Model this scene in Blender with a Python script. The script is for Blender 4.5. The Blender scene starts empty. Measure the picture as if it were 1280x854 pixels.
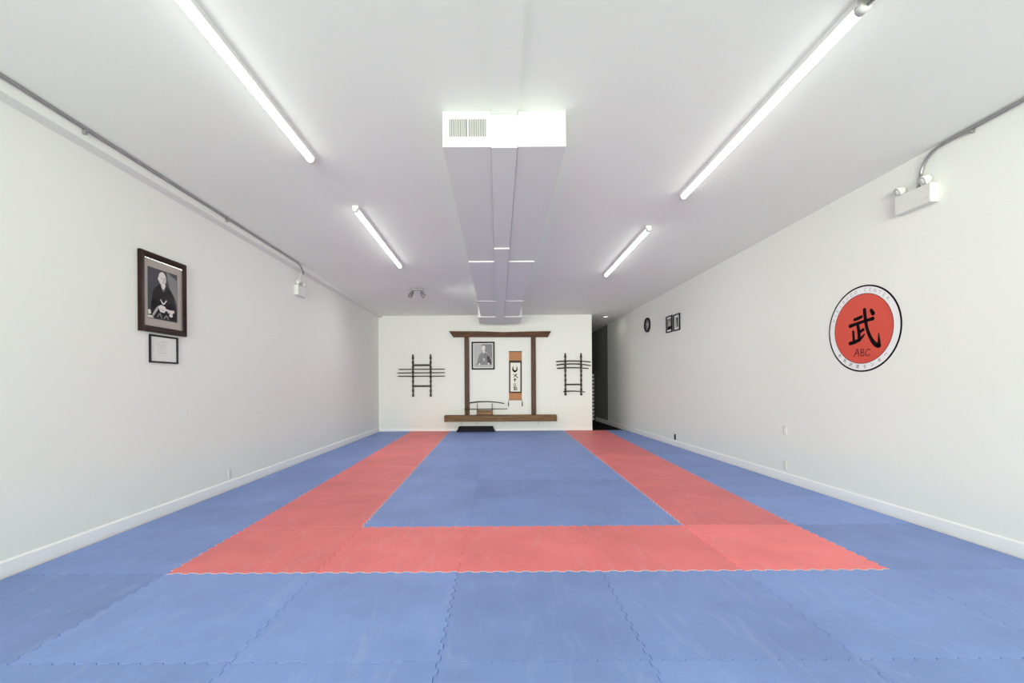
import bpy, bmesh, math, random
from mathutils import Vector, Matrix

random.seed(7)
SC = bpy.context.scene
COL = SC.collection

# ------------------------------------------------------------------ camera model
F, CX, CY, ROLL = 563.0, 622.5, 480.0, 0.006
MAT_T = 0.025                      # mat thickness, floor boards at z = 0
EYE = 1.297 + MAT_T
cr, sr = math.cos(ROLL), math.sin(ROLL)
RIGHT, UP = Vector((cr, 0, -sr)), Vector((sr, 0, cr))
CAM = Vector((0, 0, EYE))

def ray(px, py):
    return RIGHT * ((px - CX) / F) + UP * ((CY - py) / F) + Vector((0, 1, 0))

def atY(px, py, Y):
    return CAM + ray(px, py) * Y

def on_plane(px, py, p0, n):
    d = ray(px, py)
    return CAM + d * ((p0 - CAM).dot(n) / d.dot(n))

# ------------------------------------------------------------------ room measures
YF, YB, YH = -2.6, 12.5, 18.0      # shop front, back wall, end of hallway
def xL(y): return -3.39 + 0.0085 * (y - 3.0)
def xR(y): return 3.85 - 0.0319 * (y - 3.3)
def zC(y): return EYE + 2.065 - 0.0166 * (y - 3.0)
X_CORNER = 2.61

# wall frames: u to the viewer's right, v up, n into the room
uR = Vector((0.0319, -1, 0)).normalized(); nR = Vector((-1, -0.0319, 0)).normalized()
uL = Vector((0.0085, 1, 0)).normalized(); nL = Vector((1, -0.0085, 0)).normalized()
uB = Vector((1, 0, 0)); nB = Vector((0, -1, 0))
VZ = Vector((0, 0, 1))
def frameM(o, u, n, v=VZ):
    return Matrix(((u.x, v.x, n.x, o.x), (u.y, v.y, n.y, o.y), (u.z, v.z, n.z, o.z), (0, 0, 0, 1)))
def rightM(y, z, off=0.0): return frameM(Vector((xR(y), y, z)) + nR * off, uR, nR)
def leftM(y, z, off=0.0): return frameM(Vector((xL(y), y, z)) + nL * off, uL, nL)
def backM(x, z, off=0.0): return frameM(Vector((x, YB, z)) + nB * off, uB, nB)
def on_right(px, py): return on_plane(px, py, Vector((xR(3), 3, 0)), nR)
def on_left(px, py): return on_plane(px, py, Vector((xL(3), 3, 0)), nL)

# ------------------------------------------------------------------ materials
def _nodes(name):
    m = bpy.data.materials.new(name); m.use_nodes = True
    nt = m.node_tree
    return m, nt, nt.nodes['Principled BSDF']

def mat(name, col, rough=0.6, metal=0.0, var=0.06, scale=12.0, bump=0.0, bscale=60.0, spec=0.5, stretch=(1, 1, 1)):
    m, nt, b = _nodes(name)
    tc = nt.nodes.new('ShaderNodeTexCoord'); mp = nt.nodes.new('ShaderNodeMapping')
    mp.inputs['Scale'].default_value = stretch
    nt.links.new(tc.outputs['Object'], mp.inputs['Vector'])
    nz = nt.nodes.new('ShaderNodeTexNoise'); nz.inputs['Scale'].default_value = scale; nz.inputs['Detail'].default_value = 4
    nt.links.new(mp.outputs['Vector'], nz.inputs['Vector'])
    mx = nt.nodes.new('ShaderNodeMix'); mx.data_type = 'RGBA'
    mx.inputs[6].default_value = tuple(c * (1 - var) for c in col) + (1,)
    mx.inputs[7].default_value = tuple(min(1, c * (1 + var)) for c in col) + (1,)
    nt.links.new(nz.outputs['Fac'], mx.inputs[0]); nt.links.new(mx.outputs[2], b.inputs['Base Color'])
    b.inputs['Roughness'].default_value = rough; b.inputs['Metallic'].default_value = metal
    b.inputs['Specular IOR Level'].default_value = spec
    if bump:
        n2 = nt.nodes.new('ShaderNodeTexNoise'); n2.inputs['Scale'].default_value = bscale
        nt.links.new(mp.outputs['Vector'], n2.inputs['Vector'])
        bp = nt.nodes.new('ShaderNodeBump'); bp.inputs['Strength'].default_value = bump; bp.inputs['Distance'].default_value = 0.004
        nt.links.new(n2.outputs['Fac'], bp.inputs['Height']); nt.links.new(bp.outputs['Normal'], b.inputs['Normal'])
    return m

def wood(name, dark, light, axis='X', rough=0.5):
    m, nt, b = _nodes(name)
    tc = nt.nodes.new('ShaderNodeTexCoord'); mp = nt.nodes.new('ShaderNodeMapping')
    s = {'X': (0.7, 9, 9), 'Z': (9, 9, 0.7), 'Y': (9, 0.7, 9)}[axis]
    mp.inputs['Scale'].default_value = s
    nt.links.new(tc.outputs['Object'], mp.inputs['Vector'])
    nz = nt.nodes.new('ShaderNodeTexNoise'); nz.inputs['Scale'].default_value = 3.2; nz.inputs['Detail'].default_value = 6; nz.inputs['Distortion'].default_value = 0.8
    nt.links.new(mp.outputs['Vector'], nz.inputs['Vector'])
    cr_ = nt.nodes.new('ShaderNodeValToRGB')
    cr_.color_ramp.elements[0].position = 0.32; cr_.color_ramp.elements[0].color = dark + (1,)
    cr_.color_ramp.elements[1].position = 0.68; cr_.color_ramp.elements[1].color = light + (1,)
    nt.links.new(nz.outputs['Fac'], cr_.inputs['Fac']); nt.links.new(cr_.outputs['Color'], b.inputs['Base Color'])
    b.inputs['Roughness'].default_value = rough; b.inputs['Specular IOR Level'].default_value = 0.22
    bp = nt.nodes.new('ShaderNodeBump'); bp.inputs['Strength'].default_value = 0.25; bp.inputs['Distance'].default_value = 0.004
    nt.links.new(nz.outputs['Fac'], bp.inputs['Height']); nt.links.new(bp.outputs['Normal'], b.inputs['Normal'])
    return m

def foam(name):
    """Closed-cell foam: colour from the object, faint scuffs and a fine ribbed texture."""
    m, nt, b = _nodes(name)
    oi = nt.nodes.new('ShaderNodeObjectInfo'); geo = nt.nodes.new('ShaderNodeNewGeometry')
    n1 = nt.nodes.new('ShaderNodeTexNoise'); n1.inputs['Scale'].default_value = 1.6; n1.inputs['Detail'].default_value = 5; n1.inputs['Roughness'].default_value = 0.6
    nt.links.new(geo.outputs['Position'], n1.inputs['Vector'])
    # scuffs: long thin noise in a skewed direction
    mp = nt.nodes.new('ShaderNodeMapping'); mp.inputs['Scale'].default_value = (11, 2.4, 1); mp.inputs['Rotation'].default_value = (0, 0, 0.5)
    nt.links.new(geo.outputs['Position'], mp.inputs['Vector'])
    n2 = nt.nodes.new('ShaderNodeTexNoise'); n2.inputs['Scale'].default_value = 1.0; n2.inputs['Detail'].default_value = 3; n2.inputs['Distortion'].default_value = 1.4
    nt.links.new(mp.outputs['Vector'], n2.inputs['Vector'])
    r2 = nt.nodes.new('ShaderNodeMapRange'); r2.inputs['From Min'].default_value = 0.55; r2.inputs['From Max'].default_value = 0.85
    r2.inputs['To Max'].default_value = 0.13
    nt.links.new(n2.outputs['Fac'], r2.inputs['Value'])
    hv = nt.nodes.new('ShaderNodeMapRange'); hv.inputs['From Min'].default_value = 0.3; hv.inputs['From Max'].default_value = 0.7
    hv.inputs['To Min'].default_value = 0.90; hv.inputs['To Max'].default_value = 1.09
    nt.links.new(n1.outputs['Fac'], hv.inputs['Value'])
    hs = nt.nodes.new('ShaderNodeHueSaturation'); nt.links.new(oi.outputs['Color'], hs.inputs['Color']); nt.links.new(hv.outputs['Result'], hs.inputs['Value'])
    mx = nt.nodes.new('ShaderNodeMix'); mx.data_type = 'RGBA'
    nt.links.new(r2.outputs['Result'], mx.inputs[0]); nt.links.new(hs.outputs['Color'], mx.inputs[6])
    mx.inputs[7].default_value = (0.75, 0.78, 0.82, 1)
    nt.links.new(mx.outputs[2], b.inputs['Base Color'])
    b.inputs['Roughness'].default_value = 0.55; b.inputs['Specular IOR Level'].default_value = 0.4
    wv = nt.nodes.new('ShaderNodeTexWave'); wv.bands_direction = 'Y'; wv.inputs['Scale'].default_value = 26; wv.inputs['Distortion'].default_value = 0.4
    nt.links.new(geo.outputs['Position'], wv.inputs['Vector'])
    bp = nt.nodes.new('ShaderNodeBump'); bp.inputs['Strength'].default_value = 0.12; bp.inputs['Distance'].default_value = 0.002
    nt.links.new(wv.outputs['Fac'], bp.inputs['Height']); nt.links.new(bp.outputs['Normal'], b.inputs['Normal'])
    return m

def emit(name, col, strength):
    m = bpy.data.materials.new(name); m.use_nodes = True
    nt = m.node_tree; nt.nodes.remove(nt.nodes['Principled BSDF'])
    e = nt.nodes.new('ShaderNodeEmission'); e.inputs['Color'].default_value = col + (1,); e.inputs['Strength'].default_value = strength
    nt.links.new(e.outputs[0], nt.nodes['Material Output'].inputs['Surface'])
    return m

def glass_pane(name):
    m = bpy.data.materials.new(name); m.use_nodes = True
    nt = m.node_tree; nt.nodes.remove(nt.nodes['Principled BSDF'])
    t = nt.nodes.new('ShaderNodeBsdfTransparent'); g = nt.nodes.new('ShaderNodeBsdfGlossy'); g.inputs['Roughness'].default_value = 0.02
    f = nt.nodes.new('ShaderNodeFresnel'); f.inputs['IOR'].default_value = 1.45
    mx = nt.nodes.new('ShaderNodeMixShader')
    gm = nt.nodes.new('ShaderNodeNewGeometry'); iv = nt.nodes.new('ShaderNodeMath'); iv.operation = 'SUBTRACT'; iv.inputs[0].default_value = 1.0
    ml = nt.nodes.new('ShaderNodeMath'); ml.operation = 'MULTIPLY'
    nt.links.new(gm.outputs['Backfacing'], iv.inputs[1]); nt.links.new(f.outputs[0], ml.inputs[0]); nt.links.new(iv.outputs[0], ml.inputs[1])
    nt.links.new(ml.outputs[0], mx.inputs[0]); nt.links.new(t.outputs[0], mx.inputs[1]); nt.links.new(g.outputs[0], mx.inputs[2])
    nt.links.new(mx.outputs[0], nt.nodes['Material Output'].inputs['Surface'])
    return m

M = {}
M['wall'] = mat('wall_paint', (0.805, 0.825, 0.785), 0.75, var=0.012, scale=1.5, bump=0.05, bscale=180, spec=0.25)
M['ceil'] = mat('ceiling_paint', (0.865, 0.90, 0.845), 0.8, var=0.012, scale=1.2, bump=0.04, bscale=90, spec=0.2)
M['trim'] = mat('trim_paint', (0.89, 0.89, 0.88), 0.45, var=0.01, scale=3)
M['duct'] = mat('duct_paint', (0.76, 0.79, 0.755), 0.55, var=0.012, scale=4, bump=0.05, bscale=25)
M['subfloor'] = mat('dark_subfloor', (0.045, 0.045, 0.05), 0.7, var=0.1, scale=8)
M['bounce_floor'] = mat('pale_bounce_floor', (0.62, 0.61, 0.58), 0.5, var=0.06, scale=5)  # unseen pale floor, added to bounce window light onto the ceiling
M['hall_shade'] = mat('grey_hall_shade', (0.22, 0.225, 0.21), 0.85, var=0.06, scale=4, spec=0.1)  # shade of the unlit hallway, put into the wall colour
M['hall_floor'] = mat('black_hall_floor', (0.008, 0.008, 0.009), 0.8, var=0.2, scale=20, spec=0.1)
M['hall_dark'] = mat('dark_hall_shade', (0.030, 0.031, 0.028), 0.85, var=0.08, scale=4, spec=0.1)  # hallway darkness painted into its end and left walls
M['foam'] = foam('foam_mat')
M['foam_edge'] = mat('pale_foam_edge', (0.72, 0.62, 0.64), 0.7, var=0.1, scale=30)
M['tube'] = emit('tube_glow', (0.98, 1.0, 0.925), 12.0)
def downlight_lens(m, side, down):
    """LED lens: brightest straight down, weaker out of its sides"""
    nt = m.node_tree; e = [n for n in nt.nodes if n.type == 'EMISSION'][0]
    g = nt.nodes.new('ShaderNodeNewGeometry'); d = nt.nodes.new('ShaderNodeVectorMath'); d.operation = 'DOT_PRODUCT'; d.inputs[1].default_value = (0, 0, -1)
    nt.links.new(g.outputs['Normal'], d.inputs[0])
    mx = nt.nodes.new('ShaderNodeMath'); mx.operation = 'MAXIMUM'; mx.inputs[1].default_value = 0.0; nt.links.new(d.outputs['Value'], mx.inputs[0])
    pw = nt.nodes.new('ShaderNodeMath'); pw.operation = 'POWER'; pw.inputs[1].default_value = 2.0; nt.links.new(mx.outputs[0], pw.inputs[0])
    ma = nt.nodes.new('ShaderNodeMath'); ma.operation = 'MULTIPLY_ADD'; ma.inputs[1].default_value = down; ma.inputs[2].default_value = side
    nt.links.new(pw.outputs[0], ma.inputs[0]); nt.links.new(ma.outputs[0], e.inputs['Strength'])
downlight_lens(M['tube'], 3.0, 15.0)
M['white_metal'] = mat('white_enamel', (0.80, 0.80, 0.79), 0.35, var=0.02, scale=6)
M['white_plastic'] = mat('white_plastic', (0.70, 0.71, 0.68), 0.4, var=0.02, scale=10)
M['grey_steel'] = mat('galvanised_steel', (0.42, 0.42, 0.42), 0.38, metal=0.85, var=0.12, scale=20)
M['dark_steel'] = mat('brushed_steel', (0.30, 0.30, 0.30), 0.4, metal=0.7, var=0.1, scale=20)
M['dark_gap'] = mat('dark_opening', (0.05, 0.05, 0.05), 0.8, var=0.1)
M['slat'] = mat('grille_slat', (0.62, 0.63, 0.60), 0.5, var=0.05)
M['black'] = mat('black_lacquer', (0.010, 0.010, 0.011), 0.45, var=0.2, scale=20, spec=0.15)
M['black_matte'] = mat('black_matte', (0.012, 0.012, 0.016), 0.75, var=0.2, scale=20, spec=0.2)
M['mahogany'] = wood('mahogany_frame', (0.012, 0.006, 0.005), (0.036, 0.012, 0.009), 'Z', 0.3)
M['lip'] = mat('silver_lip', (0.34, 0.31, 0.29), 0.35, metal=0.4, var=0.1, scale=30)
M['beige'] = mat('beige_mount', (0.47, 0.42, 0.38), 0.9, var=0.05, scale=40)
M['paper'] = mat('white_paper', (0.74, 0.75, 0.73), 0.9, var=0.02, scale=20)
M['cream'] = mat('cream_paper', (0.80, 0.79, 0.72), 0.9, var=0.03, scale=20)
M['ink'] = mat('black_ink', (0.006, 0.005, 0.006), 0.8, var=0.1, spec=0.08)
M['grey_ink'] = mat('grey_ink', (0.40, 0.40, 0.40), 0.8, var=0.1)
M['pale_ink'] = mat('pale_print', (0.50, 0.52, 0.51), 0.8, var=0.05)
M['p_bg'] = mat('print_dark_grey', (0.050, 0.053, 0.066), 0.8, var=0.35, scale=4)
M['p_mid'] = mat('print_mid_grey', (0.24, 0.25, 0.25), 0.8, var=0.25, scale=5)
M['p_light'] = mat('print_light_grey', (0.46, 0.47, 0.47), 0.8, var=0.12, scale=5)
M['p_black'] = mat('print_black', (0.009, 0.007, 0.010), 0.85, var=0.3, scale=12, spec=0.1)
M['p_skin'] = mat('print_pale_skin', (0.80, 0.76, 0.72), 0.8, var=0.10, scale=14)
M['p_shade'] = mat('print_shade', (0.22, 0.20, 0.20), 0.8, var=0.2, scale=14)
M['glass'] = glass_pane('picture_glass')
M['red_disc'] = mat('red_vinyl', (0.66, 0.075, 0.045), 0.5, var=0.05, scale=3)
M['white_vinyl'] = mat('white_vinyl', (0.84, 0.85, 0.86), 0.5, var=0.01)
M['brown_ink'] = mat('dark_red_print', (0.10, 0.008, 0.006), 0.6, var=0.1)
M['beamX'] = wood('stained_beam', (0.042, 0.015, 0.005), (0.135, 0.050, 0.017), 'X')
M['postZ'] = wood('stained_post', (0.048, 0.022, 0.011), (0.125, 0.060, 0.031), 'Z')
M['shelfX'] = wood('oiled_shelf', (0.085, 0.042, 0.017), (0.235, 0.125, 0.052), 'X')
M['boxX'] = wood('sword_box_wood', (0.11, 0.055, 0.018), (0.33, 0.19, 0.07), 'X')
M['rackZ'] = wood('rack_wood', (0.018, 0.012, 0.009), (0.065, 0.042, 0.030), 'Z')
M['rackX'] = wood('rack_rail_wood', (0.025, 0.017, 0.012), (0.085, 0.055, 0.040), 'X')
M['staff'] = wood('staff_wood', (0.020, 0.015, 0.013), (0.060, 0.044, 0.036), 'X')
M['scab'] = mat('scabbard_lacquer', (0.022, 0.018, 0.018), 0.3, var=0.2)
M['scab_brown'] = mat('brown_scabbard', (0.060, 0.028, 0.018), 0.35, var=0.2)
M['silk'] = mat('orange_brown_silk', (0.46, 0.205, 0.085), 0.7, var=0.08, scale=40, bump=0.1, bscale=300)
M['scroll_edge'] = mat('dark_brocade', (0.035, 0.022, 0.010), 0.7, var=0.3, scale=60)
M['clock_face'] = mat('clock_face', (0.30, 0.31, 0.30), 0.5, var=0.12, scale=8)
M['lamp_lens'] = mat('lamp_lens', (0.85, 0.86, 0.84), 0.15, var=0.02)
M['rack_black'] = mat('black_rack', (0.012, 0.012, 0.012), 0.6)
M['rack_pale'] = mat('pale_rack_panel', (0.60, 0.61, 0.58), 0.7)
M['hall_disc'] = emit('hall_lamp_glow', (1, 0.97, 0.9), 1.2)

# ------------------------------------------------------------------ mesh building
class MB:
    """Collects shapes into one mesh; coordinates in the frame mx."""
    def __init__(s, mx=None):
        s.bm = bmesh.new(); s.mx = mx or Matrix.Identity(4); s.mi = 0; s.mats = []
    def use(s, m):
        if m not in s.mats: s.mats.append(m)
        s.mi = s.mats.index(m); return s
    def _f(s, vs, smooth=False):
        try: f = s.bm.faces.new(vs)
        except ValueError: return None
        f.material_index = s.mi; f.smooth = smooth; return f
    def box(s, lo, hi, bev=0.0, seg=2):
        x0, y0, z0 = lo; x1, y1, z1 = hi
        v = [s.bm.verts.new(p) for p in ((x0,y0,z0),(x1,y0,z0),(x1,y1,z0),(x0,y1,z0),(x0,y0,z1),(x1,y0,z1),(x1,y1,z1),(x0,y1,z1))]
        fs = [s._f([v[i] for i in q]) for q in ((3,2,1,0),(4,5,6,7),(0,1,5,4),(1,2,6,5),(2,3,7,6),(3,0,4,7))]
        if bev:
            es = {e for f in fs for e in f.edges}
            r = bmesh.ops.bevel(s.bm, geom=list(es), offset=bev, segments=seg, affect='EDGES', profile=0.5)
            for f in r['faces']: f.material_index = s.mi
        return s
    def prism(s, poly, a, b, axis='z'):
        """poly of 2-D points extruded from a to b; axis z: (x,y), axis x: (y,z), axis y: (x,z)."""
        def P(p, t):
            return {'z': (p[0], p[1], t), 'x': (t, p[0], p[1]), 'y': (p[0], t, p[1])}[axis]
        lo = [s.bm.verts.new(P(p, a)) for p in poly]; hi = [s.bm.verts.new(P(p, b)) for p in poly]
        n = len(poly)
        s._f(lo[::-1]); s._f(hi)
        for i in range(n): s._f([lo[i], lo[(i+1) % n], hi[(i+1) % n], hi[i]])
        return s
    def hexa(s, q0, q1):
        """solid between two quads of 3-D points"""
        a = [s.bm.verts.new(p) for p in q0]; b = [s.bm.verts.new(p) for p in q1]
        s._f(a[::-1]); s._f(b)
        for i in range(4): s._f([a[i], a[(i+1) % 4], b[(i+1) % 4], b[i]])
        return s
    def tube(s, path, r, seg=12, cap=True, flat=1.0):
        path = [Vector(p) for p in path]; n = len(path)
        rs = r if isinstance(r, (list, tuple)) else [r] * n
        rings = []; ref = None
        for i, p in enumerate(path):
            t = (path[min(i+1, n-1)] - path[max(i-1, 0)]).normalized()
            if ref is None:
                ref = Vector((0, 0, 1)) if abs(t.z) < 0.9 else Vector((1, 0, 0))
            b1 = (ref - t * ref.dot(t)).normalized(); ref = b1; b2 = t.cross(b1)
            rings.append([s.bm.verts.new(p + (b1 * math.cos(2*math.pi*k/seg) + b2 * math.sin(2*math.pi*k/seg) * flat) * rs[i]) for k in range(seg)])
        for i in range(n - 1):
            for k in range(seg):
                s._f([rings[i][k], rings[i][(k+1) % seg], rings[i+1][(k+1) % seg], rings[i+1][k]], True)
        if cap: s._f(rings[0][::-1]); s._f(rings[-1])
        return s
    def lathe(s, prof, o=(0,0,0), ax=(0,0,1), seg=24, closed=False):
        """prof: (radius, height) pairs about ax through o"""
        o = Vector(o); ax = Vector(ax).normalized()
        e1 = ax.orthogonal().normalized(); e2 = ax.cross(e1); rings = []
        for r, h in prof:
            if r < 1e-6: rings.append([s.bm.verts.new(o + ax * h)])
            else: rings.append([s.bm.verts.new(o + ax * h + (e1 * math.cos(2*math.pi*k/seg) + e2 * math.sin(2*math.pi*k/seg)) * r) for k in range(seg)])
        for a, b in zip(rings, rings[1:] + (rings[:1] if closed else [])):
            for k in range(seg):
                if len(a) == 1 and len(b) == 1: continue
                if len(a) == 1: s._f([a[0], b[k], b[(k+1) % seg]], True)
                elif len(b) == 1: s._f([a[k], a[(k+1) % seg], b[0]], True)
                else: s._f([a[k], a[(k+1) % seg], b[(k+1) % seg], b[k]], True)
        if closed: return s
        if len(rings[0]) > 1: s._f(rings[0][::-1])
        if len(rings[-1]) > 1: s._f(rings[-1])
        return s
    def plate(s, poly, n0, n1):
        """flat outline in the frame's u,v plane with its thickness along n"""
        return s.prism(poly, n0, n1, 'z')
    def ring(s, loops):
        """closed strip through successive loops of 3-D points (last joins first)"""
        vs = [[s.bm.verts.new(p) for p in l] for l in loops]; n = len(vs[0]); m = len(vs)
        for i in range(m):
            a, b = vs[i], vs[(i+1) % m]
            for k in range(n): s._f([a[k], a[(k+1) % n], b[(k+1) % n], b[k]])
        return s
    def raw(s, verts, faces, fn):
        vs = [s.bm.verts.new(fn(v)) for v in verts]
        for f in faces: s._f([vs[i] for i in f])
        return s
    def build(s, name, m=None, parent=None, origin=None, kind=None, fix=True):
        if m and not s.mats: s.mats = [m]
        s.bm.transform(s.mx)
        o0 = origin
        if parent is not None: o0 = parent.get('_o', parent.location) if False else Vector(parent.location)
        if parent is not None and parent.parent is not None:
            o0 = Vector(parent.parent.location)
        if o0 is None:
            cs = [v.co for v in s.bm.verts]
            o0 = Vector(((min(c.x for c in cs) + max(c.x for c in cs)) / 2, (min(c.y for c in cs) + max(c.y for c in cs)) / 2, min(c.z for c in cs)))
        bmesh.ops.translate(s.bm, vec=-o0, verts=s.bm.verts[:])
        if fix: bmesh.ops.recalc_face_normals(s.bm, faces=s.bm.faces[:])
        me = bpy.data.meshes.new(name); s.bm.to_mesh(me); s.bm.free()
        for k in s.mats: me.materials.append(k)
        o = bpy.data.objects.new(name, me); COL.objects.link(o)
        if parent is not None: o.parent = parent
        else: o.location = o0
        if kind: o['kind'] = kind
        return o

def tag(o, label, cat, group=None):
    o['label'] = label; o['category'] = cat
    if group: o['group'] = group
    return o

def thing(name, label, cat, loc, group=None):
    o = bpy.data.objects.new(name, None); COL.objects.link(o)
    o.empty_display_size = 0.1; o.location = loc
    return tag(o, label, cat, group)

def text_mesh(body, size):
    cu = bpy.data.curves.new('lettering', 'FONT'); cu.body = body; cu.size = size
    cu.align_x = 'CENTER'; cu.align_y = 'CENTER'; cu.resolution_u = 4
    ob = bpy.data.objects.new('lettering', cu); COL.objects.link(ob)
    bpy.context.view_layer.update()
    ev = ob.evaluated_get(bpy.context.evaluated_depsgraph_get())
    me = ev.to_mesh()
    vs = [v.co.copy() for v in me.vertices]; fs = [tuple(p.vertices) for p in me.polygons]
    ev.to_mesh_clear(); bpy.data.objects.remove(ob); bpy.data.curves.remove(cu)
    return vs, fs

def stroke(mb, pts, ws, n0, n1, close_tip=True):
    """a brush stroke: centre line pts (u, v), full widths ws, round ends"""
    pts = [Vector(p) for p in pts]
    P, W = [], []
    for i in range(len(pts) - 1):          # Catmull-Rom
        p0, p1, p2, p3 = pts[max(i-1, 0)], pts[i], pts[i+1], pts[min(i+2, len(pts)-1)]
        for k in range(6):
            t = k / 6
            P.append(0.5 * ((2*p1) + (p2-p0)*t + (2*p0-5*p1+4*p2-p3)*t*t + (3*p1-p0-3*p2+p3)*t**3)); W.append(ws[i] + (ws[i+1]-ws[i])*t)
    P.append(pts[-1]); W.append(ws[-1])
    L, R = [], []
    n = len(P)
    for i in range(n):
        t = (P[min(i+1, n-1)] - P[max(i-1, 0)]).normalized(); nn = Vector((-t.y, t.x))
        L.append(P[i] + nn * W[i] / 2); R.append(P[i] - nn * W[i] / 2)
    # quads along the stroke and round caps, each a thin solid
    def quad(a, b, c, d): mb.prism([a, b, c, d], n0, n1, 'z')
    for i in range(n - 1): quad(L[i], R[i], R[i+1], L[i+1])
    for c, w in ((P[0], W[0]), (P[-1], W[-1])):
        if w > 0.004: mb.prism([(c.x + math.cos(a*math.pi/6) * w/2, c.y + math.sin(a*math.pi/6) * w/2) for a in range(12)], n0, n1, 'z')

# ================================================================== the setting
def struct(mb, name, m): return mb.build(name, m, kind='structure')

struct(MB().prism([(-4.2, YF - 0.2), (4.6, YF - 0.2), (4.6, YB + 0.02), (-4.2, YB + 0.02)], -0.1, 0.0), 'floor', M['subfloor'])
struct(MB().prism([(-4.2, YF), (4.6, YF), (4.6, 1.05), (-4.2, 1.05)], 0.0005, 0.012), 'floor_bounce', M['bounce_floor'])
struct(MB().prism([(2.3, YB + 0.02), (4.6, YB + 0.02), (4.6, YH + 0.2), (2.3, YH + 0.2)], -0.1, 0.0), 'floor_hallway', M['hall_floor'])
struct(MB().prism([(YF - 0.2, zC(YF - 0.2)), (YH + 0.2, zC(YH + 0.2)), (YH + 0.2, zC(YF) + 0.3), (YF - 0.2, zC(YF) + 0.3)], -4.2, 4.6, 'x'), 'ceiling', M['ceil'])
ZT = 3.62
struct(MB().prism([(xL(YF), YF), (xL(YB), YB), (-4.0, YB), (-4.0, YF)], 0, ZT), 'wall_left', M['wall'])
HX = 14.35    # beyond this depth the unlit hallway's shade is put into the wall colour
struct(MB().prism([(xR(YF), YF), (4.4, YF), (4.4, HX), (xR(HX), HX)], 0, ZT), 'wall_right', M['wall'])
struct(MB().prism([(xR(HX), HX), (4.4, HX), (4.4, YH), (xR(YH), YH)], 0, ZT), 'wall_hallway_right', M['hall_shade'])
struct(MB().prism([(-4.0, YB), (X_CORNER, YB), (X_CORNER, YB + 0.14), (-4.0, YB + 0.14)], 0, ZT), 'wall_back', M['wall'])
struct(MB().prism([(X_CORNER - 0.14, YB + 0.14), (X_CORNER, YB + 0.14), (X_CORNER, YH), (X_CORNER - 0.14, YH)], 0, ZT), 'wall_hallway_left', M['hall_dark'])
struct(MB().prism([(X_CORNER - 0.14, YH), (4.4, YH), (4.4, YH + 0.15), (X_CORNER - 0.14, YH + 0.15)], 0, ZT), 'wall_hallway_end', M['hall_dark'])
# shop front behind the viewer: piers, sill and header round a wide window
mb = MB()
for lo, hi in (((-4.0, YF - 0.15, 0), (-3.2, YF, ZT)), ((3.75, YF - 0.15, 0), (4.4, YF, ZT)), ((-3.2, YF - 0.15, 0), (3.75, YF, 0.35)), ((-3.2, YF - 0.15, 3.15), (3.75, YF, ZT))):
    mb.box(lo, hi)
struct(mb, 'wall_front', M['wall'])
mb = MB()
for x in (-3.2, -1.5, 0.25, 2.0, 3.69): mb.box((x, YF - 0.11, 0.35), (x + 0.06, YF - 0.04, 3.15))
mb.box((-3.2, YF - 0.11, 0.35), (3.75, YF - 0.04, 0.41)); mb.box((-3.2, YF - 0.11, 3.09), (3.75, YF - 0.04, 3.15))
struct(mb, 'window_1', M['dark_steel'])

def baseboard(name, pa, pb, n, h=0.135, t=0.016):
    a, b, n = Vector(pa), Vector(pb), Vector(n)
    prof = [(0, 0), (t, 0), (t, h - 0.012), (t * 0.55, h - 0.004), (t * 0.3, h), (0, h)]
    mb = MB()
    A = [mb.bm.verts.new(a + n * d + VZ * z) for d, z in prof]; B = [mb.bm.verts.new(b + n * d + VZ * z) for d, z in prof]
    mb._f(A[::-1]); mb._f(B)
    for i in range(len(prof)): mb._f([A[i], A[(i+1) % len(prof)], B[(i+1) % len(prof)], B[i]])
    return struct(mb, name, M['trim'])
baseboard('baseboard_left', (xL(YF), YF, 0), (xL(YB), YB, 0), nL)
baseboard('baseboard_right', (xR(YF), YF, 0), (xR(HX), HX, 0), nR)
baseboard('baseboard_hallway', (xR(HX), HX, 0), (xR(YH), YH, 0), nR)
baseboard('baseboard_back', (xL(YB), YB, 0), (X_CORNER, YB, 0), nB, h=0.10, t=0.012)

# boxed-in ledge along the top of the left wall, beam down the middle of the ceiling
def zS(y): return EYE + 1.958 - 0.0101 * (y - 3.06)
XS = lambda y: xL(y) + 0.115
struct(MB().hexa([(xL(YF) - .02, YF, zS(YF)), (XS(YF), YF, zS(YF)), (XS(YF), YF, zC(YF) + .03), (xL(YF) - .02, YF, zC(YF) + .03)],
                 [(xL(YB) - .02, YB, zS(YB)), (XS(YB), YB, zS(YB)), (XS(YB), YB, zC(YB) + .03), (xL(YB) - .02, YB, zC(YB) + .03)]), 'trim_1', M['wall'])
BX0, BX1 = -0.04, 0.157
Y_D = 3.40
struct(MB().hexa([(BX0, YF, zC(YF) - .042), (BX1, YF, zC(YF) - .042), (BX1, YF, zC(YF) + .03), (BX0, YF, zC(YF) + .03)],
                 [(BX0, Y_D - .02, zC(Y_D) - .034), (BX1, Y_D - .02, zC(Y_D) - .034), (BX1, Y_D - .02, zC(Y_D) + .03), (BX0, Y_D - .02, zC(Y_D) + .03)]), 'trim_2', M['ceil'])

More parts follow.
